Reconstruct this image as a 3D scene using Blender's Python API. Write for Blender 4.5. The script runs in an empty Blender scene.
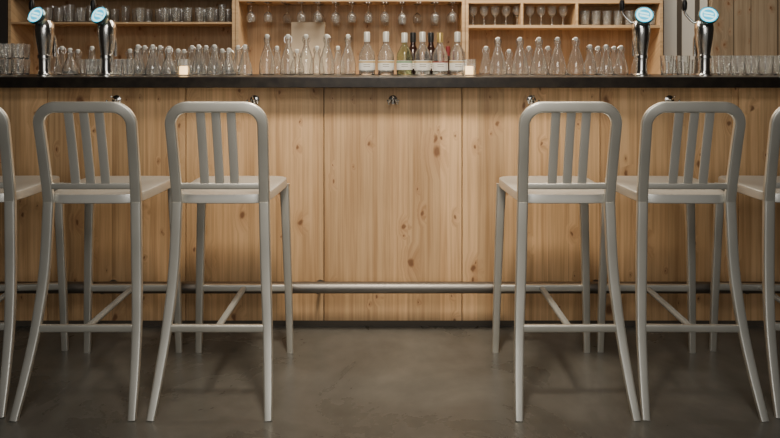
import bpy, bmesh, math, random
from mathutils import Vector, Matrix
random.seed(7)
C = bpy.context.scene.collection
F=600.0; CAMY=-2.885; H=1.26; HZ=64.0
def px(x,y_world): return (x-390.0)*(y_world-CAMY)/F
def pz(y,y_world): return H+(HZ-y)*(y_world-CAMY)/F

# ---------------------------------------------------------------- materials
def mat(name, col=(.5,.5,.5), rough=.5, metal=0, trans=0, ior=1.45, emis=None, es=0, coat=0):
    m=bpy.data.materials.new(name); m.use_nodes=True
    b=m.node_tree.nodes['Principled BSDF']
    b.inputs['Base Color'].default_value=(*col,1); b.inputs['Roughness'].default_value=rough
    b.inputs['Metallic'].default_value=metal; b.inputs['Transmission Weight'].default_value=trans
    b.inputs['IOR'].default_value=ior; b.inputs['Coat Weight'].default_value=coat
    if emis: b.inputs['Emission Color'].default_value=(*emis,1); b.inputs['Emission Strength'].default_value=es
    return m
def N(m,t,**k):
    n=m.node_tree.nodes.new(t)
    for a,v in k.items(): setattr(n,a,v)
    return n
def L(m,a,b): m.node_tree.links.new(a,b)
def math_(m,op,a,b=None,c=None,clamp=False):
    n=N(m,'ShaderNodeMath',operation=op); n.use_clamp=clamp
    for i,v in enumerate((a,b,c)):
        if v is None: continue
        if isinstance(v,(int,float)): n.inputs[i].default_value=v
        else: L(m,v,n.inputs[i])
    return n.outputs[0]
def ramp(m,src,stops):
    r=N(m,'ShaderNodeValToRGB'); cr=r.color_ramp
    while len(cr.elements)<len(stops): cr.elements.new(.5)
    for e,(p,c) in zip(cr.elements,stops): e.position=p; e.color=(*c,1)
    L(m,src,r.inputs[0]); return r.outputs[0]
def mix(m,f,a,b,mode='MIX'):
    n=N(m,'ShaderNodeMix',data_type='RGBA',blend_type=mode)
    if isinstance(f,(int,float)): n.inputs[0].default_value=f
    else: L(m,f,n.inputs[0])
    for i,v in ((6,a),(7,b)):
        if isinstance(v,tuple): n.inputs[i].default_value=(*v,1)
        else: L(m,v,n.inputs[i])
    return n.outputs[2]

def pine(name, light, dark, knot=(.20,.085,.035), board=.11, knots=True, horizontal=False, rough=.5, seamw=.012, seamk=.35):
    m=mat(name,rough=rough); b=m.node_tree.nodes['Principled BSDF']
    g=N(m,'ShaderNodeNewGeometry'); s=N(m,'ShaderNodeSeparateXYZ'); L(m,g.outputs['Position'],s.inputs[0])
    X,Y,Z=s.outputs
    if horizontal: X,Z=Z,X
    xs=math_(m,'ADD',X,math_(m,'MULTIPLY',Y,.6))
    wnz=N(m,'ShaderNodeTexNoise'); wnz.inputs['Scale'].default_value=28; wnz.inputs['Detail'].default_value=1; L(m,g.outputs['Position'],wnz.inputs['Vector'])
    wz=math_(m,'MULTIPLY_ADD',wnz.outputs['Fac'],.026,-.013)
    xk=math_(m,'ADD',xs,wz)
    def knotlayer(fx,fz,off,thr,k0,k1):
        cv=N(m,'ShaderNodeCombineXYZ'); L(m,math_(m,'MULTIPLY_ADD',xk,fx,off),cv.inputs[0]); L(m,math_(m,'MULTIPLY_ADD',Z,fz,off*1.7),cv.inputs[1])
        v=N(m,'ShaderNodeTexVoronoi',voronoi_dimensions='2D'); v.inputs['Scale'].default_value=1; L(m,cv.outputs[0],v.inputs['Vector'])
        vs=N(m,'ShaderNodeSeparateColor'); L(m,v.outputs['Color'],vs.inputs[0])
        keep=math_(m,'GREATER_THAN',vs.outputs[0],thr)
        kr=math_(m,'MULTIPLY_ADD',math_(m,'POWER',vs.outputs[1],3),k1,k0)
        d=v.outputs['Distance']
        core=math_(m,'SUBTRACT',1,math_(m,'DIVIDE',d,kr),clamp=True)
        core=math_(m,'MULTIPLY',math_(m,'MULTIPLY',core,1.9,clamp=True),keep)
        halo=math_(m,'MULTIPLY',math_(m,'SUBTRACT',1,math_(m,'DIVIDE',d,math_(m,'MULTIPLY',kr,4)),clamp=True),keep)
        return core,halo
    c1,h1=knotlayer(6.3,4.0,3.3,.52,.050,.10)
    c2,h2=knotlayer(12,6.0,2.1,.66,.04,.11)
    core=math_(m,'MAXIMUM',c1,c2); halo=math_(m,'MAXIMUM',h1,h2)
    wob=math_(m,'MULTIPLY',math_(m,'SINE',math_(m,'MULTIPLY',xs,17)),.025)
    xb=math_(m,'DIVIDE',math_(m,'ADD',xs,wob),board)
    bi=math_(m,'FLOOR',xb)
    wn=N(m,'ShaderNodeTexWhiteNoise',noise_dimensions='1D'); L(m,bi,wn.inputs['W'])
    gx=math_(m,'ADD',math_(m,'MULTIPLY',xs,42),math_(m,'MULTIPLY',halo,1.8))
    gc=N(m,'ShaderNodeCombineXYZ'); L(m,gx,gc.inputs[0]); L(m,math_(m,'MULTIPLY',Z,.9),gc.inputs[1]); L(m,math_(m,'MULTIPLY',wn.outputs['Value'],40),gc.inputs[2])
    n=N(m,'ShaderNodeTexNoise'); n.inputs['Scale'].default_value=1; n.inputs['Detail'].default_value=4; n.inputs['Roughness'].default_value=.7; L(m,gc.outputs[0],n.inputs['Vector'])
    n2=N(m,'ShaderNodeTexNoise'); n2.inputs['Scale'].default_value=2.2; n2.inputs['Detail'].default_value=2; L(m,g.outputs['Position'],n2.inputs['Vector'])
    col=ramp(m,n.outputs['Fac'],[(.36,dark),(.60,light)])
    tone=math_(m,'MULTIPLY_ADD',wn.outputs['Value'],.32,.76)
    tone=math_(m,'ADD',tone,math_(m,'MULTIPLY_ADD',n2.outputs['Fac'],.4,-.17))
    tc=N(m,'ShaderNodeCombineColor'); 
    for i in range(3): L(m,tone,tc.inputs[i])
    col=mix(m,1.0,col,tc.outputs[0],'MULTIPLY')
    if knots:
        col=mix(m,math_(m,'MULTIPLY',halo,.30),col,tuple(k*2.0 for k in knot))
        col=mix(m,math_(m,'MULTIPLY',core,.85),col,knot)
    fr=math_(m,'FRACT',xb)
    seam=math_(m,'LESS_THAN',fr,seamw)
    col=mix(m,math_(m,'MULTIPLY',seam,seamk),col,tuple(c*.3 for c in dark))
    L(m,col,b.inputs['Base Color'])
    bp=N(m,'ShaderNodeBump'); bp.inputs['Strength'].default_value=.10; L(m,n.outputs['Fac'],bp.inputs['Height']); L(m,bp.outputs[0],b.inputs['Normal'])
    return m

M_pine=pine('pine_panel',(.74,.485,.26),(.51,.305,.15),knot=(.18,.08,.038))
M_shelf=pine('pine_shelf',(.60,.41,.23),(.46,.29,.155),board=.3,knots=False,horizontal=True)
M_wall=pine('pine_wall',(.55,.37,.21),(.41,.26,.135),board=.16)
M_wdark=pine('plank_pale',(.50,.39,.27),(.34,.25,.16),board=.17,seamw=.05,seamk=.9)

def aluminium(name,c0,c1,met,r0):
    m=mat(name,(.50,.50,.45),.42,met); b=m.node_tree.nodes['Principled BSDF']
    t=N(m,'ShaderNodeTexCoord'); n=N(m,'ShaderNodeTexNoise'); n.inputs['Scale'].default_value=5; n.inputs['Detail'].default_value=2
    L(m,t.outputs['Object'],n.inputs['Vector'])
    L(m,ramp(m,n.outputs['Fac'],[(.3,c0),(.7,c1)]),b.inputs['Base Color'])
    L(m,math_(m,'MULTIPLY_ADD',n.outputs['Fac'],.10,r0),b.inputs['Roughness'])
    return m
M_al=aluminium('brushed_aluminium',(.68,.67,.61),(.78,.765,.70),.78,.31)
M_slat=aluminium('brushed_aluminium_slat',(.74,.73,.67),(.82,.80,.74),.72,.32)
M_seat=aluminium('satin_aluminium_seat',(.68,.68,.635),(.78,.77,.72),.6,.32)
M_strut=aluminium('shaded_aluminium_strut',(.38,.40,.39),(.44,.46,.44),.3,.5)  # same metal as the legs, shade painted in to offset warm wood reflection
M_chrome=mat('chrome',(.80,.79,.77),.18,1)
M_rail=mat('steel_rail',(.25,.235,.215),.45,1)
M_rim=mat('badge_rim',(.30,.45,.50),.25,1)
M_black=mat('black_plastic',(.012,.012,.012),.35)
M_glass=mat('clear_glass',(.98,.99,.98),.02,0,.95,1.5)
M_sglass=mat('shelf_glass',(.98,.97,.93),.03,0,.86,1.45)  # whiter than the clear glass: brightness painted in for the dark cubbies
M_gglass=mat('olive_glass',(.80,.84,.60),.03,0,.95,1.45)
M_dglass=mat('dark_glass',(.045,.018,.012),.08,0,.4,1.45)
M_white=mat('white_ceramic',(.85,.83,.77),.3)
M_foilw=mat('silver_foil',(.82,.80,.72),.35,.3)
M_foilg=mat('gold_foil',(.65,.48,.18),.35,.7)
M_foilb=mat('black_foil',(.02,.02,.02),.3)
M_foilr=mat('dark_red_foil',(.16,.02,.02),.35)
M_wax=mat('candle_wax',(.95,.70,.40),.5,emis=(1,.62,.26),es=4)
M_board=mat('tan_board',(.70,.58,.42),.6)
def label_mat(name,band):
    m=mat(name,(.85,.83,.76),.6); b=m.node_tree.nodes['Principled BSDF']
    t=N(m,'ShaderNodeTexCoord'); s=N(m,'ShaderNodeSeparateXYZ'); L(m,t.outputs['Object'],s.inputs[0])
    w=math_(m,'FRACT',math_(m,'MULTIPLY',s.outputs[2],90)); line=math_(m,'LESS_THAN',w,.3)
    inx=math_(m,'LESS_THAN',math_(m,'ABSOLUTE',s.outputs[0]),.018)
    rng=math_(m,'LESS_THAN',math_(m,'ABSOLUTE',math_(m,'SUBTRACT',s.outputs[2],.050)),.012)
    f=math_(m,'MULTIPLY',math_(m,'MULTIPLY',line,inx),rng)
    col=mix(m,f,(.88,.86,.80),(.30,.27,.22))
    bnd=math_(m,'LESS_THAN',math_(m,'ABSOLUTE',math_(m,'SUBTRACT',s.outputs[2],.071)),.004)
    col=mix(m,bnd,col,band); L(m,col,b.inputs['Base Color']); return m
M_lab1=label_mat('label_gold',(.6,.4,.12)); M_lab2=label_mat('label_red',(.35,.08,.05)); M_lab3=label_mat('label_green',(.12,.3,.1))

def badge_mat():
    m=mat('badge_face',(.1,.5,.7),.3); b=m.node_tree.nodes['Principled BSDF']
    t=N(m,'ShaderNodeTexCoord'); s=N(m,'ShaderNodeSeparateXYZ'); L(m,t.outputs['Object'],s.inputs[0])
    x,z=s.outputs[0],s.outputs[2]
    r=math_(m,'SQRT',math_(m,'ADD',math_(m,'MULTIPLY',x,x),math_(m,'MULTIPLY',z,z)))
    ring=math_(m,'LESS_THAN',math_(m,'ABSOLUTE',math_(m,'SUBTRACT',r,.033)),.004)
    zz=math_(m,'ADD',z,math_(m,'MULTIPLY',x,.25))
    bar=math_(m,'LESS_THAN',math_(m,'ABSOLUTE',math_(m,'SUBTRACT',math_(m,'ABSOLUTE',zz),.008)),.0050)
    bx=math_(m,'LESS_THAN',math_(m,'ABSOLUTE',x),.022)
    f=math_(m,'MAXIMUM',ring,math_(m,'MULTIPLY',bar,bx))
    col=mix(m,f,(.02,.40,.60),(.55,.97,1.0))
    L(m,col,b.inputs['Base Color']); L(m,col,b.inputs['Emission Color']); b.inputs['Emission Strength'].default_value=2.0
    return m
M_badge=badge_mat()

def concrete():
    m=mat('concrete_floor',(.2,.18,.15),.45); b=m.node_tree.nodes['Principled BSDF']
    g=N(m,'ShaderNodeNewGeometry')
    n=N(m,'ShaderNodeTexNoise'); n.inputs['Scale'].default_value=1.9; n.inputs['Detail'].default_value=9; n.inputs['Roughness'].default_value=.64; n.inputs['Distortion'].default_value=.5
    L(m,g.outputs['Position'],n.inputs['Vector'])
    n2=N(m,'ShaderNodeTexNoise'); n2.inputs['Scale'].default_value=14; n2.inputs['Detail'].default_value=6; L(m,g.outputs['Position'],n2.inputs['Vector'])
    col=ramp(m,n.outputs['Fac'],[(.33,(.086,.084,.073)),(.67,(.176,.170,.150))])
    col2=ramp(m,n2.outputs['Fac'],[(.3,(.84,.84,.84)),(.7,(1,1,1))])
    L(m,mix(m,1.0,col,col2,'MULTIPLY'),b.inputs['Base Color'])
    L(m,math_(m,'MULTIPLY_ADD',n.outputs['Fac'],.22,.18),b.inputs['Roughness'])
    bp=N(m,'ShaderNodeBump'); bp.inputs['Strength'].default_value=.04; L(m,n2.outputs['Fac'],bp.inputs['Height']); L(m,bp.outputs[0],b.inputs['Normal'])
    return m
def stone():
    m=mat('dark_counter',(.02,.017,.014),.3); b=m.node_tree.nodes['Principled BSDF']
    g=N(m,'ShaderNodeNewGeometry'); n=N(m,'ShaderNodeTexNoise'); n.inputs['Scale'].default_value=30; n.inputs['Detail'].default_value=6
    L(m,g.outputs['Position'],n.inputs['Vector'])
    L(m,ramp(m,n.outputs['Fac'],[(.35,(.010,.008,.007)),(.7,(.026,.021,.016))]),b.inputs['Base Color']); return m
M_conc=concrete(); M_stone=stone()
M_kick=mat('dark_kick',(.09,.075,.058),.7)
M_ceil=mat('ceiling_paint',(.09,.08,.07),.9)
M_side=mat('side_paint',(.035,.03,.025),.9)
def stripes():
    m=mat('ribbed_panel',(.5,.5,.5),.5,.0); b=m.node_tree.nodes['Principled BSDF']
    g=N(m,'ShaderNodeNewGeometry'); s=N(m,'ShaderNodeSeparateXYZ'); L(m,g.outputs['Position'],s.inputs[0])
    f=math_(m,'LESS_THAN',math_(m,'FRACT',math_(m,'MULTIPLY',s.outputs[0],7.3)),.28)
    L(m,mix(m,f,(.82,.80,.74),(.12,.10,.08)),b.inputs['Base Color']); return m
M_rib=stripes()

# ---------------------------------------------------------------- mesh helpers
def finish(bm,name,m,smooth=True,parent=None,loc=None,auto=True):
    bmesh.ops.recalc_face_normals(bm,faces=bm.faces)
    me=bpy.data.meshes.new(name); bm.to_mesh(me); bm.free()
    me.materials.append(m)
    for p in me.polygons: p.use_smooth=smooth
    if smooth and auto: me.set_sharp_from_angle(angle=math.radians(40))
    o=bpy.data.objects.new(name,me); C.objects.link(o)
    if parent: o.parent=parent
    if loc: o.location=loc
    return o
def add_box(bm,c,s,bev=0):
    r=bmesh.ops.create_cube(bm,size=1,matrix=Matrix.Translation(c)@Matrix.Diagonal((*s,1)))
    if bev:
        es=list({e for v in r['verts'] for e in v.link_edges})
        bmesh.ops.bevel(bm,geom=es,offset=bev,segments=2,profile=.6,affect='EDGES')
def box(name,x0,x1,y0,y1,z0,z1,m,bev=.002,parent=None):
    bm=bmesh.new(); c=((x0+x1)/2,(y0+y1)/2,(z0+z1)/2)
    add_box(bm,(0,0,0),(x1-x0,y1-y0,z1-z0),bev)
    o=finish(bm,name,m,smooth=False,parent=parent)
    pl=Vector((0,0,0))
    q=parent
    while q: pl+=q.location; q=q.parent
    o.location=Vector(c)-pl
    return o
def add_lathe(bm,prof,seg=24,mtx=Matrix()):
    rings=[]
    for r,z in prof:
        if r<1e-5: rings.append([bm.verts.new(mtx@Vector((0,0,z)))])
        else: rings.append([bm.verts.new(mtx@Vector((r*math.cos(2*math.pi*i/seg),r*math.sin(2*math.pi*i/seg),z))) for i in range(seg)])
    for a,b in zip(rings,rings[1:]):
        for i in range(seg):
            j=(i+1)%seg
            if len(a)==1 and len(b)==1: continue
            if len(a)==1: bm.faces.new((a[0],b[i],b[j]))
            elif len(b)==1: bm.faces.new((a[i],a[j],b[0]))
            else: bm.faces.new((a[i],a[j],b[j],b[i]))
def lathe(name,prof,m,seg=24,parent=None,loc=None,mtx=Matrix()):
    bm=bmesh.new(); add_lathe(bm,prof,seg,mtx); return finish(bm,name,m,parent=parent,loc=loc)
def catmull(pts,n=6):
    P=[Vector(p) for p in pts]; P=[2*P[0]-P[1]]+P+[2*P[-1]-P[-2]]; out=[]
    for i in range(1,len(P)-2):
        for k in range(n):
            t=k/n; a,b,c,d=P[i-1:i+3]
            out.append(.5*((2*b)+(-a+c)*t+(2*a-5*b+4*c-d)*t*t+(-a+3*b-3*c+d)*t**3))
    out.append(P[-2]); return out
def rrect(w,t,r,k=4):
    out=[]
    for cx,cy,a0 in ((w/2-r,t/2-r,0),(-w/2+r,t/2-r,90),(-w/2+r,-t/2+r,180),(w/2-r,-t/2+r,270)):
        for i in range(k+1):
            a=math.radians(a0+90*i/k); out.append((cx+r*math.cos(a),cy+r*math.sin(a)))
    return out
def add_sweep(bm,path,sec,ref=(0,1,0),scales=None,closed=False):
    ref=Vector(ref); rings=[]; n=len(path)
    for i,p in enumerate(path):
        if closed: T=path[(i+1)%n]-path[i-1]
        else: T=path[min(i+1,n-1)]-path[max(i-1,0)]
        T.normalize(); B=T.cross(ref).normalized(); Nn=B.cross(T).normalized()
        s=scales[i] if scales else 1
        rings.append([bm.verts.new(p+B*a*s+Nn*b*s) for a,b in sec])
    k=len(sec); pairs=list(zip(rings,rings[1:]))
    if closed: pairs.append((rings[-1],rings[0]))
    for a,b in pairs:
        for i in range(k): bm.faces.new((a[i],a[(i+1)%k],b[(i+1)%k],b[i]))
    if not closed:
        bm.faces.new(rings[0]); bm.faces.new(rings[-1])
def circ(r,k=14): return [(r*math.cos(2*math.pi*i/k),r*math.sin(2*math.pi*i/k)) for i in range(k)]
def meta(o,label,cat,group=None):
    o['label']=label; o['category']=cat
    if group: o['group']=group
    return o
def struct(o): o['kind']='structure'; return o
def empty(name,loc):
    o=bpy.data.objects.new(name,None); o.empty_display_size=.1; o.location=loc; C.objects.link(o); return o
def clone(o,loc,rz=0,parent=None):
    c=o.copy(); C.objects.link(c)
    if parent is None: c.location=loc; c.rotation_euler=(o.rotation_euler[0],o.rotation_euler[1],rz)
    else: c.parent=parent; c.matrix_parent_inverse=o.matrix_parent_inverse.copy()
    for ch in list(o.children): clone(ch,None,0,c)
    return c

# ---------------------------------------------------------------- room
XL,XR=-3.6,3.9; YB=1.78; YF=-6.5; ZC=3.0
struct(box('floor',XL,XR,YF,YB,-.1,0,M_conc,0))
struct(box('wall_back',XL,XR,YB,YB+.1,0,ZC,M_wall,0))
struct(box('wall_left',XL-.1,XL,YF,YB,0,ZC,M_side,0))
struct(box('wall_right',XR,XR+.1,YF,YB,0,ZC,M_side,0))
struct(box('ceiling',XL,XR,YF,YB,ZC,ZC+.1,M_ceil,0))

# ---------------------------------------------------------------- bar front
CT=1.20; BARX0,BARX1=-3.1,3.1
bar=empty('bar',(0,0.25,0)); meta(bar,'long bar clad in knotty light pine panels','bar')
box('carcass',BARX0,BARX1,.02,.55,.0,CT-.05,M_kick,0,bar)
box('kick_strip',BARX0,BARX1,.002,.02,0,.026,M_kick,0,bar)
pw=.664; x0c=px(393,0)
for i in range(-4,5):
    cx=x0c+i*pw
    a=max(cx-pw/2+.002,BARX0); b_=min(cx+pw/2-.002,BARX1)
    if b_<=a: continue
    box('panel',a,b_,0,.02,.026,CT-.05,M_pine,.0012,bar)
def hook(cx,cz):
    bm=bmesh.new(); R=Matrix.Translation((cx,0,cz))@Matrix.Rotation(math.radians(90),4,'X')
    add_lathe(bm,[(0,0),(.022,0),(.022,.003),(.016,.006),(.008,.008),(.005,.014),(.005,.018),(0,.020)],20,R)
    for s in (-1,1):
        add_sweep(bm,catmull([(cx+s*.003,-.007,cz),(cx+s*.012,-.026,cz-.018),(cx+s*.020,-.042,cz-.020),(cx+s*.025,-.050,cz-.004)],4),circ(.0038,8),(0,0,1))
        bmesh.ops.create_uvsphere(bm,u_segments=10,v_segments=6,radius=.0056,matrix=Matrix.Translation((cx+s*.025,-.050,cz-.002)))
    add_sweep(bm,catmull([(cx,-.007,cz),(cx,-.03,cz+.004),(cx,-.05,cz+.014),(cx,-.055,cz+.022)],4),circ(.0038,8),(1,0,0))
    o=finish(bm,'purse_hook',M_chrome); o.parent=bar; o.matrix_parent_inverse=Matrix.Translation(-bar.location)
    o['label']='polished steel pronged coat hook'
for i in range(-3,4): hook(x0c+i*pw,1.088)

ct=box('countertop',BARX0-.02,BARX1+.02,-.12,.70,CT-.05,CT,M_stone,.004)
meta(ct,'long dark stone countertop on the pine bar','countertop')

# foot rail
FRY=-.125; FRZ=.232
bm=bmesh.new(); add_sweep(bm,[Vector((BARX0,FRY,FRZ)),Vector((-1,FRY,FRZ)),Vector((1,FRY,FRZ)),Vector((BARX1,FRY,FRZ))],circ(.026,28),(0,0,1))
fr=finish(bm,'foot_rail',M_rail); meta(fr,'dull steel tube foot rail along bar base','foot rail')
for bx in (-2.66,-1.33,-.335,.99,1.65,2.98):
    bm=bmesh.new()
    add_sweep(bm,catmull([(bx,FRY,FRZ-.015),(bx,FRY+.02,FRZ-.03),(bx,-.03,FRZ-.03),(bx,-.003,FRZ-.03)],4),circ(.008,12),(1,0,0))
    add_lathe(bm,[(0,.0005),(.022,.0005),(.022,.006),(0,.006)],18,Matrix.Translation((bx,0,FRZ-.03))@Matrix.Rotation(math.radians(90),4,'X'))
    finish(bm,'bracket',M_rail,parent=fr)

# ---------------------------------------------------------------- stool
def leg_rear(s):
    return [(s*.208,-.325,0),(s*.197,-.272,.14),(s*.185,-.225,.30),(s*.172,-.194,.50),(s*.164,-.183,.74)]
def build_stool():
    root=empty('bar_stool',(0,0,0))
    bm=bmesh.new(); nr=14; seg=72; rings=[]
    def outline(a,k=1.0):
        n=6.5; ca,sa=math.cos(a),math.sin(a)
        u=abs(ca)**(2/n)*(1 if ca>=0 else -1); v=abs(sa)**(2/n)*(1 if sa>=0 else -1)
        u*=k; v*=k
        hw=.187+.013*v
        return u*hw, v*.188+.001
    zt=.770
    def surf(u,v):
        return zt-.018*max(0,1-(u/.175)**2)**1.5*max(0,1-((v+.02)/.19)**2)
    cen=bm.verts.new((0,0,surf(0,0)))
    for i in range(1,nr+1):
        k=i/nr*.975; ring=[]
        for j in range(seg):
            x,y=outline(2*math.pi*j/seg,k); ring.append(bm.verts.new((x,y,surf(x,y))))
        rings.append(ring)
    for k,z in ((.992,zt-.002),(1.0,zt-.007),(1.0,zt-.033),(.985,zt-.036),(.965,zt-.033),(.965,zt-.020)):
        rings.append([bm.verts.new((*outline(2*math.pi*j/seg,k),z)) for j in range(seg)])
    for j in range(seg): bm.faces.new((cen,rings[0][j],rings[0][(j+1)%seg]))
    for a,b in zip(rings,rings[1:]):
        for j in range(seg): bm.faces.new((a[j],a[(j+1)%seg],b[(j+1)%seg],b[j]))
    bm.faces.new(rings[-1])
    finish(bm,'seat',M_seat,parent=root)
    zt2=1.122
    def yb(z): 
        t=(z-.74)/(zt2-.74); return -.183-.072*t**1.15
    def hxz(z):
        t=(z-.74)/.28; return .164+.0055*min(1,t)
    pts=[]
    for z in (.74,.80,.88,.95,1.0): pts.append(Vector((-hxz(z),yb(z),z)))
    r=.066; hx=.170; zc=zt2-.020-r
    for i in range(0,13):
        a=math.radians(180-90*i/12); z=zc+r*math.sin(a); pts.append(Vector((-hx+r+r*math.cos(a),yb(z),z)))
    left=pts; right=[Vector((-p.x,p.y,p.z)) for p in reversed(pts)]
    bm=bmesh.new(); add_sweep(bm,left+right,rrect(.041,.019,.0072,6),(0,1,0))
    zl=.802
    add_sweep(bm,[Vector((-.164,yb(zl),zl)),Vector((-.06,yb(zl)-.004,zl)),Vector((.06,yb(zl)-.004,zl)),Vector((.164,yb(zl),zl))],rrect(.024,.012,.005),(0,1,0))
    back=finish(bm,'backrest',M_al,parent=root)
    for sx in (-.056,0,.056):
        bm=bmesh.new(); pth=[Vector((sx,yb(z)-.003,z)) for z in (zl,.87,.94,1.01,zt2-.022)]
        add_sweep(bm,pth,rrect(.034,.007,.003),(0,1,0))
        finish(bm,'slat',M_slat,parent=back)
    for s in (-1,1):
        bm=bmesh.new(); p=catmull(leg_rear(s),6); n=len(p)
        add_sweep(bm,p,rrect(.041,.022,.0080,6),(0,1,0),[.70+.30*min(1,(i/n)**.8*1.25) for i in range(n)])
        finish(bm,'leg',M_al,parent=root)
    for s in (-1,1):
        bm=bmesh.new(); p=catmull([(s*.200,.180,0),(s*.194,.174,.25),(s*.185,.166,.55),(s*.178,.162,.740)],5); n=len(p)
        add_sweep(bm,p,rrect(.042,.025,.0085,6),(0,1,0),[.68+.32*min(1,(i/n)*1.2) for i in range(n)])
        finish(bm,'leg',M_al,parent=root)
    zs=.284
    bm=bmesh.new(); add_sweep(bm,[Vector((-.185,-.228,zs)),Vector((0,-.228,zs)),Vector((.185,-.228,zs))],rrect(.028,.016,.006),(0,1,0)); finish(bm,'stretcher',M_al,parent=root)
    bm=bmesh.new(); add_sweep(bm,[Vector((-.192,.174,zs)),Vector((0,.174,zs)),Vector((.192,.174,zs))],rrect(.030,.020,.007),(0,1,0)); finish(bm,'footrest',M_al,parent=root)
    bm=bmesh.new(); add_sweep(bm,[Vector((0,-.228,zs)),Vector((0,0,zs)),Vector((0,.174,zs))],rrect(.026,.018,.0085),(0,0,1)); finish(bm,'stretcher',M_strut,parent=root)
    return root
st=build_stool(); meta(st,'brushed aluminium bar stool with three-slat back facing the bar','stool','aluminium bar stools along the bar')
first=True
for sx,sy,rz in ((-1.618,-.435,4),(-1.122,-.44,.3),(-.637,-.44,-.2),(.662,-.44,.3),(1.118,-.44,-.8),(1.610,-.435,-3)):
    if first: st.location=(sx,sy,0); st.rotation_euler=(0,0,math.radians(rz)); first=False
    else: clone(st,(sx,sy,0),math.radians(rz))

# ---------------------------------------------------------------- bottles etc. prototypes
def hollow(prof,t=.0028,bottom=.006):
    inner=[(max(r-t,.0015),z) for r,z in prof if z>bottom+.002]
    out=[(0,0)]+[(r,z) for r,z in prof]
    return out+list(reversed(inner))+[(max(prof[1][0]-t,.001)*.97,bottom),(0,bottom)]
def stopper(o,z,s):
    lathe('stopper',[(0,z),(.0085,z),(.0095*s,z+.007),(.0118*s,z+.011),(.0112*s,z+.018),(.007*s,z+.022),(0,z+.023)],M_white,14,parent=o)
    bm=bmesh.new()
    for sx in (-1,1):
        add_sweep(bm,catmull([(sx*.0145,0,z-.024),(sx*.021,0,z-.008),(sx*.016,0,z+.010),(0,0,z+.016)],3),circ(.0018,6),(0,1,0))
    finish(bm,'wire_clip',M_chrome,parent=o)
def conical(h,rb):
    s=h/.20
    prof=[(rb*.94,0),(rb,.004*s),(rb,.022*s),(rb*.90,.050*s),(rb*.74,.082*s),(rb*.54,.114*s),(.0175,.142*s),(.0140,.154*s),(.0130,.168*s),(.0160,.171*s),(.0160,.180*s)]
    o=lathe('carafe',hollow(prof),M_glass,24); stopper(o,.176*s,1.0); return o
def short_carafe():
    prof=[(.035,0),(.040,.004),(.0405,.014),(.037,.036),(.030,.060),(.021,.080),(.0145,.094),(.0125,.104),(.0125,.118),(.0155,.121),(.0155,.128)]
    o=lathe('carafe',hollow(prof),M_glass,24); stopper(o,.124,1.0); return o
def swing():
    prof=[(.039,0),(.044,.005),(.0435,.060),(.038,.090),(.026,.128),(.0160,.156),(.0135,.172),(.0130,.194),(.0160,.197),(.0160,.206)]
    o=lathe('swing_top_bottle',hollow(prof),M_glass,24); stopper(o,.202,1.05); return o
def wine(glass,foil,lab,h=.235,r=.044,l0=.026,l1=.080):
    s=h/.235
    prof=[(r*.93,0),(r,.005),(r,.105*s),(r*.93,.122*s),(r*.6,.150*s),(.0155,.170*s),(.0138,.222*s),(.0158,.224*s),(.0158,.234*s)]
    o=lathe('wine_bottle',hollow(prof),glass,24)
    lathe('label',[(r+.0004,l0),(r+.0009,l0),(r+.0009,l1),(r+.0004,l1)],lab,28,parent=o)
    lathe('foil_cap',[(.0158,.182*s),(.0170,.183*s),(.0170,.232*s),(.0150,.237*s),(0,.238*s)],foil,16,parent=o)
    return o
def tumbler(h=.085,r=.032,m=None):
    return lathe('tumbler',[(0,0),(r*.80,0),(r*.84,.002),(r,h),(r-.0018,h),(r*.78,.010),(0,.008)],m or M_glass,20)
def wineglass(k=1.0,w=1.0,up=-1,m=None):
    p=[(0,0),(.030,0),(.031,.002),(.006,.008),(.0035,.016),(.0035,.070),(.008,.078),(.024,.095),(.031,.118),(.030,.145),(.025,.165),(.0238,.165),(.0285,.145),(.0293,.118),(.022,.097),(.005,.082),(0,.081)]
    return lathe('wine_glass',[(r*w,z*k*up) for r,z in p],m or M_glass,20)
def votive():
    bm=bmesh.new()
    w=.030
    sec=rrect(2*w,2*w,.008,3); sin=rrect(2*w-.006,2*w-.006,.006,3)
    R=[[bm.verts.new((a,b,z)) for a,b in s_] for s_,z in ((sec,0),(sec,.085),(sin,.085),(sin,.006))]
    for a,b in zip(R,R[1:]):
        for i in range(len(a)): bm.faces.new((a[i],a[(i+1)%len(a)],b[(i+1)%len(a)],b[i]))
    bm.faces.new(R[0]); bm.faces.new(R[-1])
    o=finish(bm,'candle_holder',M_glass)
    lathe('candle',[(0,.0065),(.022,.0065),(.022,.046),(.018,.049),(0,.047)],M_wax,18,parent=o)
    return o

def place(used,proto,loc,rz=0):
    if not used.get(proto.name):
        used[proto.name]=True; proto.location=loc; proto.rotation_euler[2]=rz; return proto
    return clone(proto,loc,rz)
U={}
small=meta(conical(.162,.040),'small clear glass conical carafe with white stopper','carafe','small glass carafes on the counter')
rnd=meta(short_carafe(),'short wide clear glass carafe with white stopper','carafe','small glass carafes on the counter')
tall=meta(conical(.212,.050),'tall conical clear glass carafe with white swing stopper','carafe','conical glass carafes on the counter')
sw=meta(swing(),'clear glass swing-top bottle with white stopper','bottle','swing-top bottles on the counter')
W=[wine(M_glass,M_foilw,M_lab1),wine(M_gglass,M_foilw,M_lab3,.230,.043,.028,.078),wine(M_glass,M_foilg,M_lab2,.230,.043,.024,.074),wine(M_dglass,M_foilb,M_lab1,.24,.038,.034,.078)]
labs=['clear wine bottle with white label and silver foil','pale green wine bottle with white label and silver foil','clear wine bottle with red-banded label and gold foil','dark wine bottle with white label and black foil']
for o,l in zip(W,labs): meta(o,l,'bottle','wine bottles in a row on the counter')
tb=meta(tumbler(),'clear glass tumbler standing on the counter','glass','tumblers on the counter')
tbl=meta(tumbler(.105,.036),'larger clear glass tumbler standing on the counter','glass','tumblers on the counter')
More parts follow.
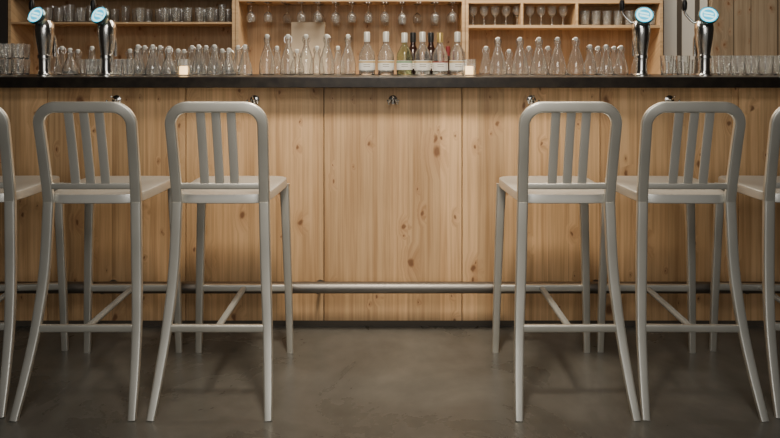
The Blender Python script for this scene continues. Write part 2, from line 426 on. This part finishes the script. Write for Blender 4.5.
vt=meta(votive(),'lit square glass votive candle on the counter','candle','votive candles on the counter')

J=random.uniform
def mixs(i): return rnd if i%3==1 else small
for i,x in enumerate((55,70,138,153,169,199,214.5,229,245)): place(U,mixs(i),(px(x,.36),.36+J(-.004,.004),CT),J(-.6,.6))
for i,x in enumerate((130,145,161,178,192,207,222,238)): place(U,mixs(i+1),(px(x+J(-.6,.6),.50),.50+J(-.006,.006),CT),J(-.6,.6))
for i,x in enumerate((62,78,92,107,137,153,169,184,200,215,230)): place(U,mixs(i),(px(x,.62),.62,CT),J(-.6,.6))
for x in (590,606): place(U,small,(px(x,.38),.38,CT),J(-.6,.6))
for x in (621,638): place(U,small,(px(x,.50),.50,CT),J(-.6,.6))
for x in (598,614): place(U,small,(px(x,.63),.63,CT),J(-.6,.6))
for x in (498,520,539,557.5,576): place(U,tall,(px(x,.44),.44+J(-.004,.004),CT),J(-.5,.5))
for x in (267,288,306,327,348): place(U,sw,(px(x,.44),.44+J(-.008,.008),CT),J(-.5,.5))
for i,(x,y) in enumerate(((277,.60),(297,.60),(317,.60),(338,.60))): place(U,mixs(i),(px(x,y),y,CT),.4)
for x,k in ((367,0),(386,0),(404.5,1),(422.5,0),(440,2),(457.5,0)): place(U,W[k],(px(x,.42),.42,CT),0)
W[3].location=(px(431,.58),.58,CT); clone(W[3],(px(413,.58),.58,CT))
for x in (184,469): place(U,vt,(px(x,.20),.20,CT),.1)
for x in (86,98,110,122): place(U,tb,(px(x,.33),.33,CT))
for x in (92,104.5,116,129): place(U,tb,(px(x,.19),.19,CT))
for x in (-6,6,18): place(U,tb,(px(x,.34),.34,CT)); place(U,tb,(px(x,.34),.34,CT+.0853))
for x in (0,12,24): place(U,tb,(px(x,.47),.47,CT)); place(U,tb,(px(x,.47),.47,CT+.0853))
for x in (667,683): place(U,tbl,(px(x,.36),.36,CT))
for x in (674,690): place(U,tb,(px(x,.50),.50,CT))
for x in (724,738,752,766,780): place(U,tbl,(px(x,.32),.32,CT))
for x in (717,731,745,759,773): place(U,tbl,(px(x,.46),.46,CT))
for i,x in enumerate((486,509,529,548)): place(U,mixs(i),(px(x,.63),.63,CT))

# ---------------------------------------------------------------- beer taps
def tap():
    root=empty('beer_tap',(0,0,0))
    lathe('column',[(0,0),(.040,0),(.040,.006),(.031,.012),(.027,.03),(.028,.10),(.035,.15),(.042,.20),(.045,.235),(.043,.262),(.033,.280),(0,.286)],M_chrome,32,parent=root)
    lathe('collar',[(.0285,.088),(.0325,.09),(.0325,.104),(.0295,.106)],M_chrome,24,parent=root)
    bm=bmesh.new()
    Rm=Matrix.Rotation(math.radians(90),4,'X')
    add_lathe(bm,[(0,-.016),(.036,-.016),(.046,-.006),(.0465,.008),(.043,.013),(.0410,.010),(0,.009)],40,Rm)
    hd=finish(bm,'badge_housing',M_rim,parent=root,loc=(-.008,-.055,.302)); hd.rotation_euler=(math.radians(-22),0,math.radians(-14))
    lathe('badge',[(0,.0092),(.0409,.0092),(.0409,.0104),(0,.0120)],M_badge,40,parent=hd,mtx=Rm)
    bm=bmesh.new()
    add_sweep(bm,[Vector((-.008,-.041,.294)),Vector((-.006,-.01,.280)),Vector((0,.0,.258))],circ(.020,14),(1,0,0))
    finish(bm,'neck',M_chrome,parent=root)
    bm=bmesh.new(); add_sweep(bm,catmull([(0,.02,.20),(0,.060,.215),(0,.088,.19),(0,.092,.13),(0,.092,.10)],5),circ(.0095,12),(1,0,0)); finish(bm,'spout',M_chrome,parent=root)
    bm=bmesh.new(); add_sweep(bm,catmull([(0,.0,.262),(-.045,.02,.275),(-.078,.03,.315),(-.085,.03,.335)],5),circ(.006,10),(0,1,0)); h=finish(bm,'lever',M_chrome,parent=root)
    lathe('lever_knob',[(0,0),(.009,0),(.013,.012),(.014,.04),(.010,.055),(0,.058)],M_black,16,parent=h,loc=(-.085,.03,.333))
    return root
tp=tap(); meta(tp,'chrome beer tap with round lit cyan badge on the counter','beer tap','chrome beer taps on the counter')
ty=.17
for i,x in enumerate((45,107,641,704)):
    p=(px(x,ty),ty,CT)
    if i==0: tp.location=p
    else: clone(tp,p)

# ---------------------------------------------------------------- back shelving
SY=1.50
def sx(x): return px(x,SY)
def sz(y): return pz(y,SY)
base=empty('back_counter',(0,1.5,0)); meta(base,'low wooden back counter under the wall shelves','counter')
box('cabinet',XL+.02,XR-.02,1.42,YB-.002,0,1.04,M_shelf,0,base)
box('worktop',XL+.02,XR-.02,1.38,YB-.002,1.04,1.08,M_shelf,.002,base)
ZU=2.15
def unit(xl,xr,shelves,divs,label,th=.022):
    cx=(xl+xr)/2; r=empty('shelf_unit',(cx,1.64,1.08)); meta(r,label,'shelf')
    for x in (xl+.011,xr-.011): box('side_panel',x-.011,x+.011,SY,YB-.002,1.08,ZU,M_shelf,.001,r)
    for z in shelves: box('shelf',xl+.022,xr-.022,SY,YB-.002,z-th,z,M_shelf,.001,r)
    for x,z0,z1 in divs: box('divider',x-.009,x+.009,SY,YB-.002,z0,z1,M_shelf,.001,r)
    return r
zs1=sz(25); zsl=sz(22)
ztop=sz(1)
unit(sx(8),sx(235),[zsl,ztop+.05],[],'open pine shelf unit with rows of glassware',.014)
unit(sx(235.5),sx(465),[ztop+.02],[],'open pine niche with hanging glass rack')
unit(sx(465.5),sx(663),[zs1,ztop+.005,ztop+.3],[(sx(522),zs1,ztop-.017),(sx(577),zs1,ztop-.017)],'pine cubby shelf unit filled with glasses')
gt=meta(tumbler(.11,.034),'clear tumbler on the pine shelf','glass','tumblers on the pine shelves')
gt2=meta(tumbler(.135,.030),'tall clear glass on the pine shelf','glass','tall glasses on the pine shelves')
sg=meta(wineglass(.88,1.05,1,M_sglass),'stemmed clear glass standing in pine cubby','glass','stemmed glasses in the cubbies')
gt3=meta(tumbler(.11,.034,M_sglass),'clear tumbler in the pine cubby','glass','tumblers in the pine cubbies')
uu={}
for row,y in enumerate((1.57,1.67)):
    x=48+row*5
    while x<230:
        r_=random.random()
        if r_<.5: place(uu,gt,(px(x,y),y,zsl))
        elif r_<.8: place(uu,gt2,(px(x,y),y,zsl))
        x+=J(10.9,13)
for a,b in ((473,519),(530,573),(585,659)):
    x=a
    while x<b: place(uu,sg if a<580 else gt3,(px(x,1.58),1.58,zs1)); x+=11
rk=empty('glass_rack',(sx(350),1.6,ztop-.01)); meta(rk,'steel stemware rack under the pine shelf','rack')
wg=meta(wineglass(),'clear wine glass hanging upside down from rack','glass','wine glasses hanging in the rack')
wg2=meta(wineglass(.88,1.08),'short clear wine glass hanging upside down from rack','glass','wine glasses hanging in the rack')
wu={}
for i,x in enumerate(range(249,460,17)):
    wx=sx(x)
    for s in (-1,1): box('rail',wx+s*.011-.002,wx+s*.011+.002,1.52,1.76,ztop-.012,ztop-.002,M_chrome,0,rk)
    for y in (1.57,1.68):
        if random.random()<.2: continue
        place(wu,random.choice((wg,wg2,wg2)),(wx+J(-.005,.005),y+J(-.02,.02),ztop-.0035))
o=box('cutting_board',px(291,1.70),px(325,1.70),1.70,1.755,1.08,pz(22,1.70),M_board,.006); meta(o,'tan rectangular board standing against back wall','board')
RB=[wine(M_dglass,M_foilb,M_lab2,.31,.037),wine(M_dglass,M_foilr,M_lab1,.31,.037)]
meta(RB[0],'dark red wine bottle with black foil on back counter','bottle','wine bottles on the back counter'); meta(RB[1],'dark wine bottle with dark red foil on back counter','bottle','wine bottles on the back counter')
ub={}
for i,x in enumerate((414,448)): place(ub,RB[i%2],(px(x,1.6),1.6,1.08))
o=box('slatted_panel',sx(666),sx(722),1.70,1.77,1.08,ZU,M_rib,.001); meta(o,'grey-white vertical boards with narrow dark gaps beside shelves','panel')
o=box('plank_panel',sx(724),XR-.03,1.66,1.77,1.08,ZU,M_wdark,.001); meta(o,'knotty pale vertical plank panel on back wall','panel')
struct(box('trim_1',XL+.01,sx(7),1.5,YB-.002,1.08,ZC,M_side,0))

# ---------------------------------------------------------------- lights
def area(loc,rot,size,e,col=(1,.82,.6),sy=None):
    l=bpy.data.lights.new('area',"AREA"); l.energy=e; l.color=col; l.size=size
    if sy: l.shape='RECTANGLE'; l.size_y=sy
    o=bpy.data.objects.new('area_light',l); o.location=loc; o.rotation_euler=tuple(math.radians(a) for a in rot); C.objects.link(o); return o
def spot(loc,tgt,e,ang=70,col=(1,.86,.68),r=.12,blend=.9):
    l=bpy.data.lights.new('spot','SPOT'); l.energy=e; l.color=col; l.spot_size=math.radians(ang); l.spot_blend=blend; l.shadow_soft_size=r
    o=bpy.data.objects.new('spot_light',l); o.location=loc; o.rotation_euler=(Vector(tgt)-Vector(loc)).to_track_quat('-Z','Y').to_euler(); C.objects.link(o)
spot((0,-1.5,2.85),(0,-.05,.70),320,60,r=.2,blend=1)
spot((-.95,-1.3,2.85),(-.86,-.15,.85),34,50,r=.2,blend=1)
spot((1.0,-1.3,2.85),(.86,-.15,.85),40,50,r=.2,blend=1)
area((0,-3.3,2.8),(28,0,0),1.4,36,(1,.97,.91),.8)
area((0,-5.6,1.9),(84,0,0),2.4,34,(1,.96,.90),1.6)
area((0.55,.95,2.6),(28,0,0),2.4,56,(1,.87,.68),.3)
area((0.1,.35,2.9),(0,0,0),3.6,22,(1,.92,.8),.15)
for x in (-1.2,-.3,.5,1.3):  # added point lights without fixtures, for glints on the counter glassware
    l=bpy.data.lights.new('glint_point','POINT'); l.energy=6; l.color=(1,.92,.8); l.shadow_soft_size=.04
    o=bpy.data.objects.new('glint_light',l); o.location=(x,.60,2.3); C.objects.link(o)
w=bpy.data.worlds.new('w'); bpy.context.scene.world=w; w.use_nodes=True
w.node_tree.nodes['Background'].inputs[0].default_value=(1,.97,.92,1); w.node_tree.nodes['Background'].inputs[1].default_value=.16

# ---------------------------------------------------------------- camera
cd=bpy.data.cameras.new('camera'); cam=bpy.data.objects.new('camera',cd); C.objects.link(cam)
cam.location=(0,CAMY,H); cam.rotation_euler=(math.radians(90),0,0)
cd.sensor_width=36; cd.lens=F/780*36; cd.shift_y=-(219-HZ)/780; cd.clip_start=.01
bpy.context.scene.camera=cam
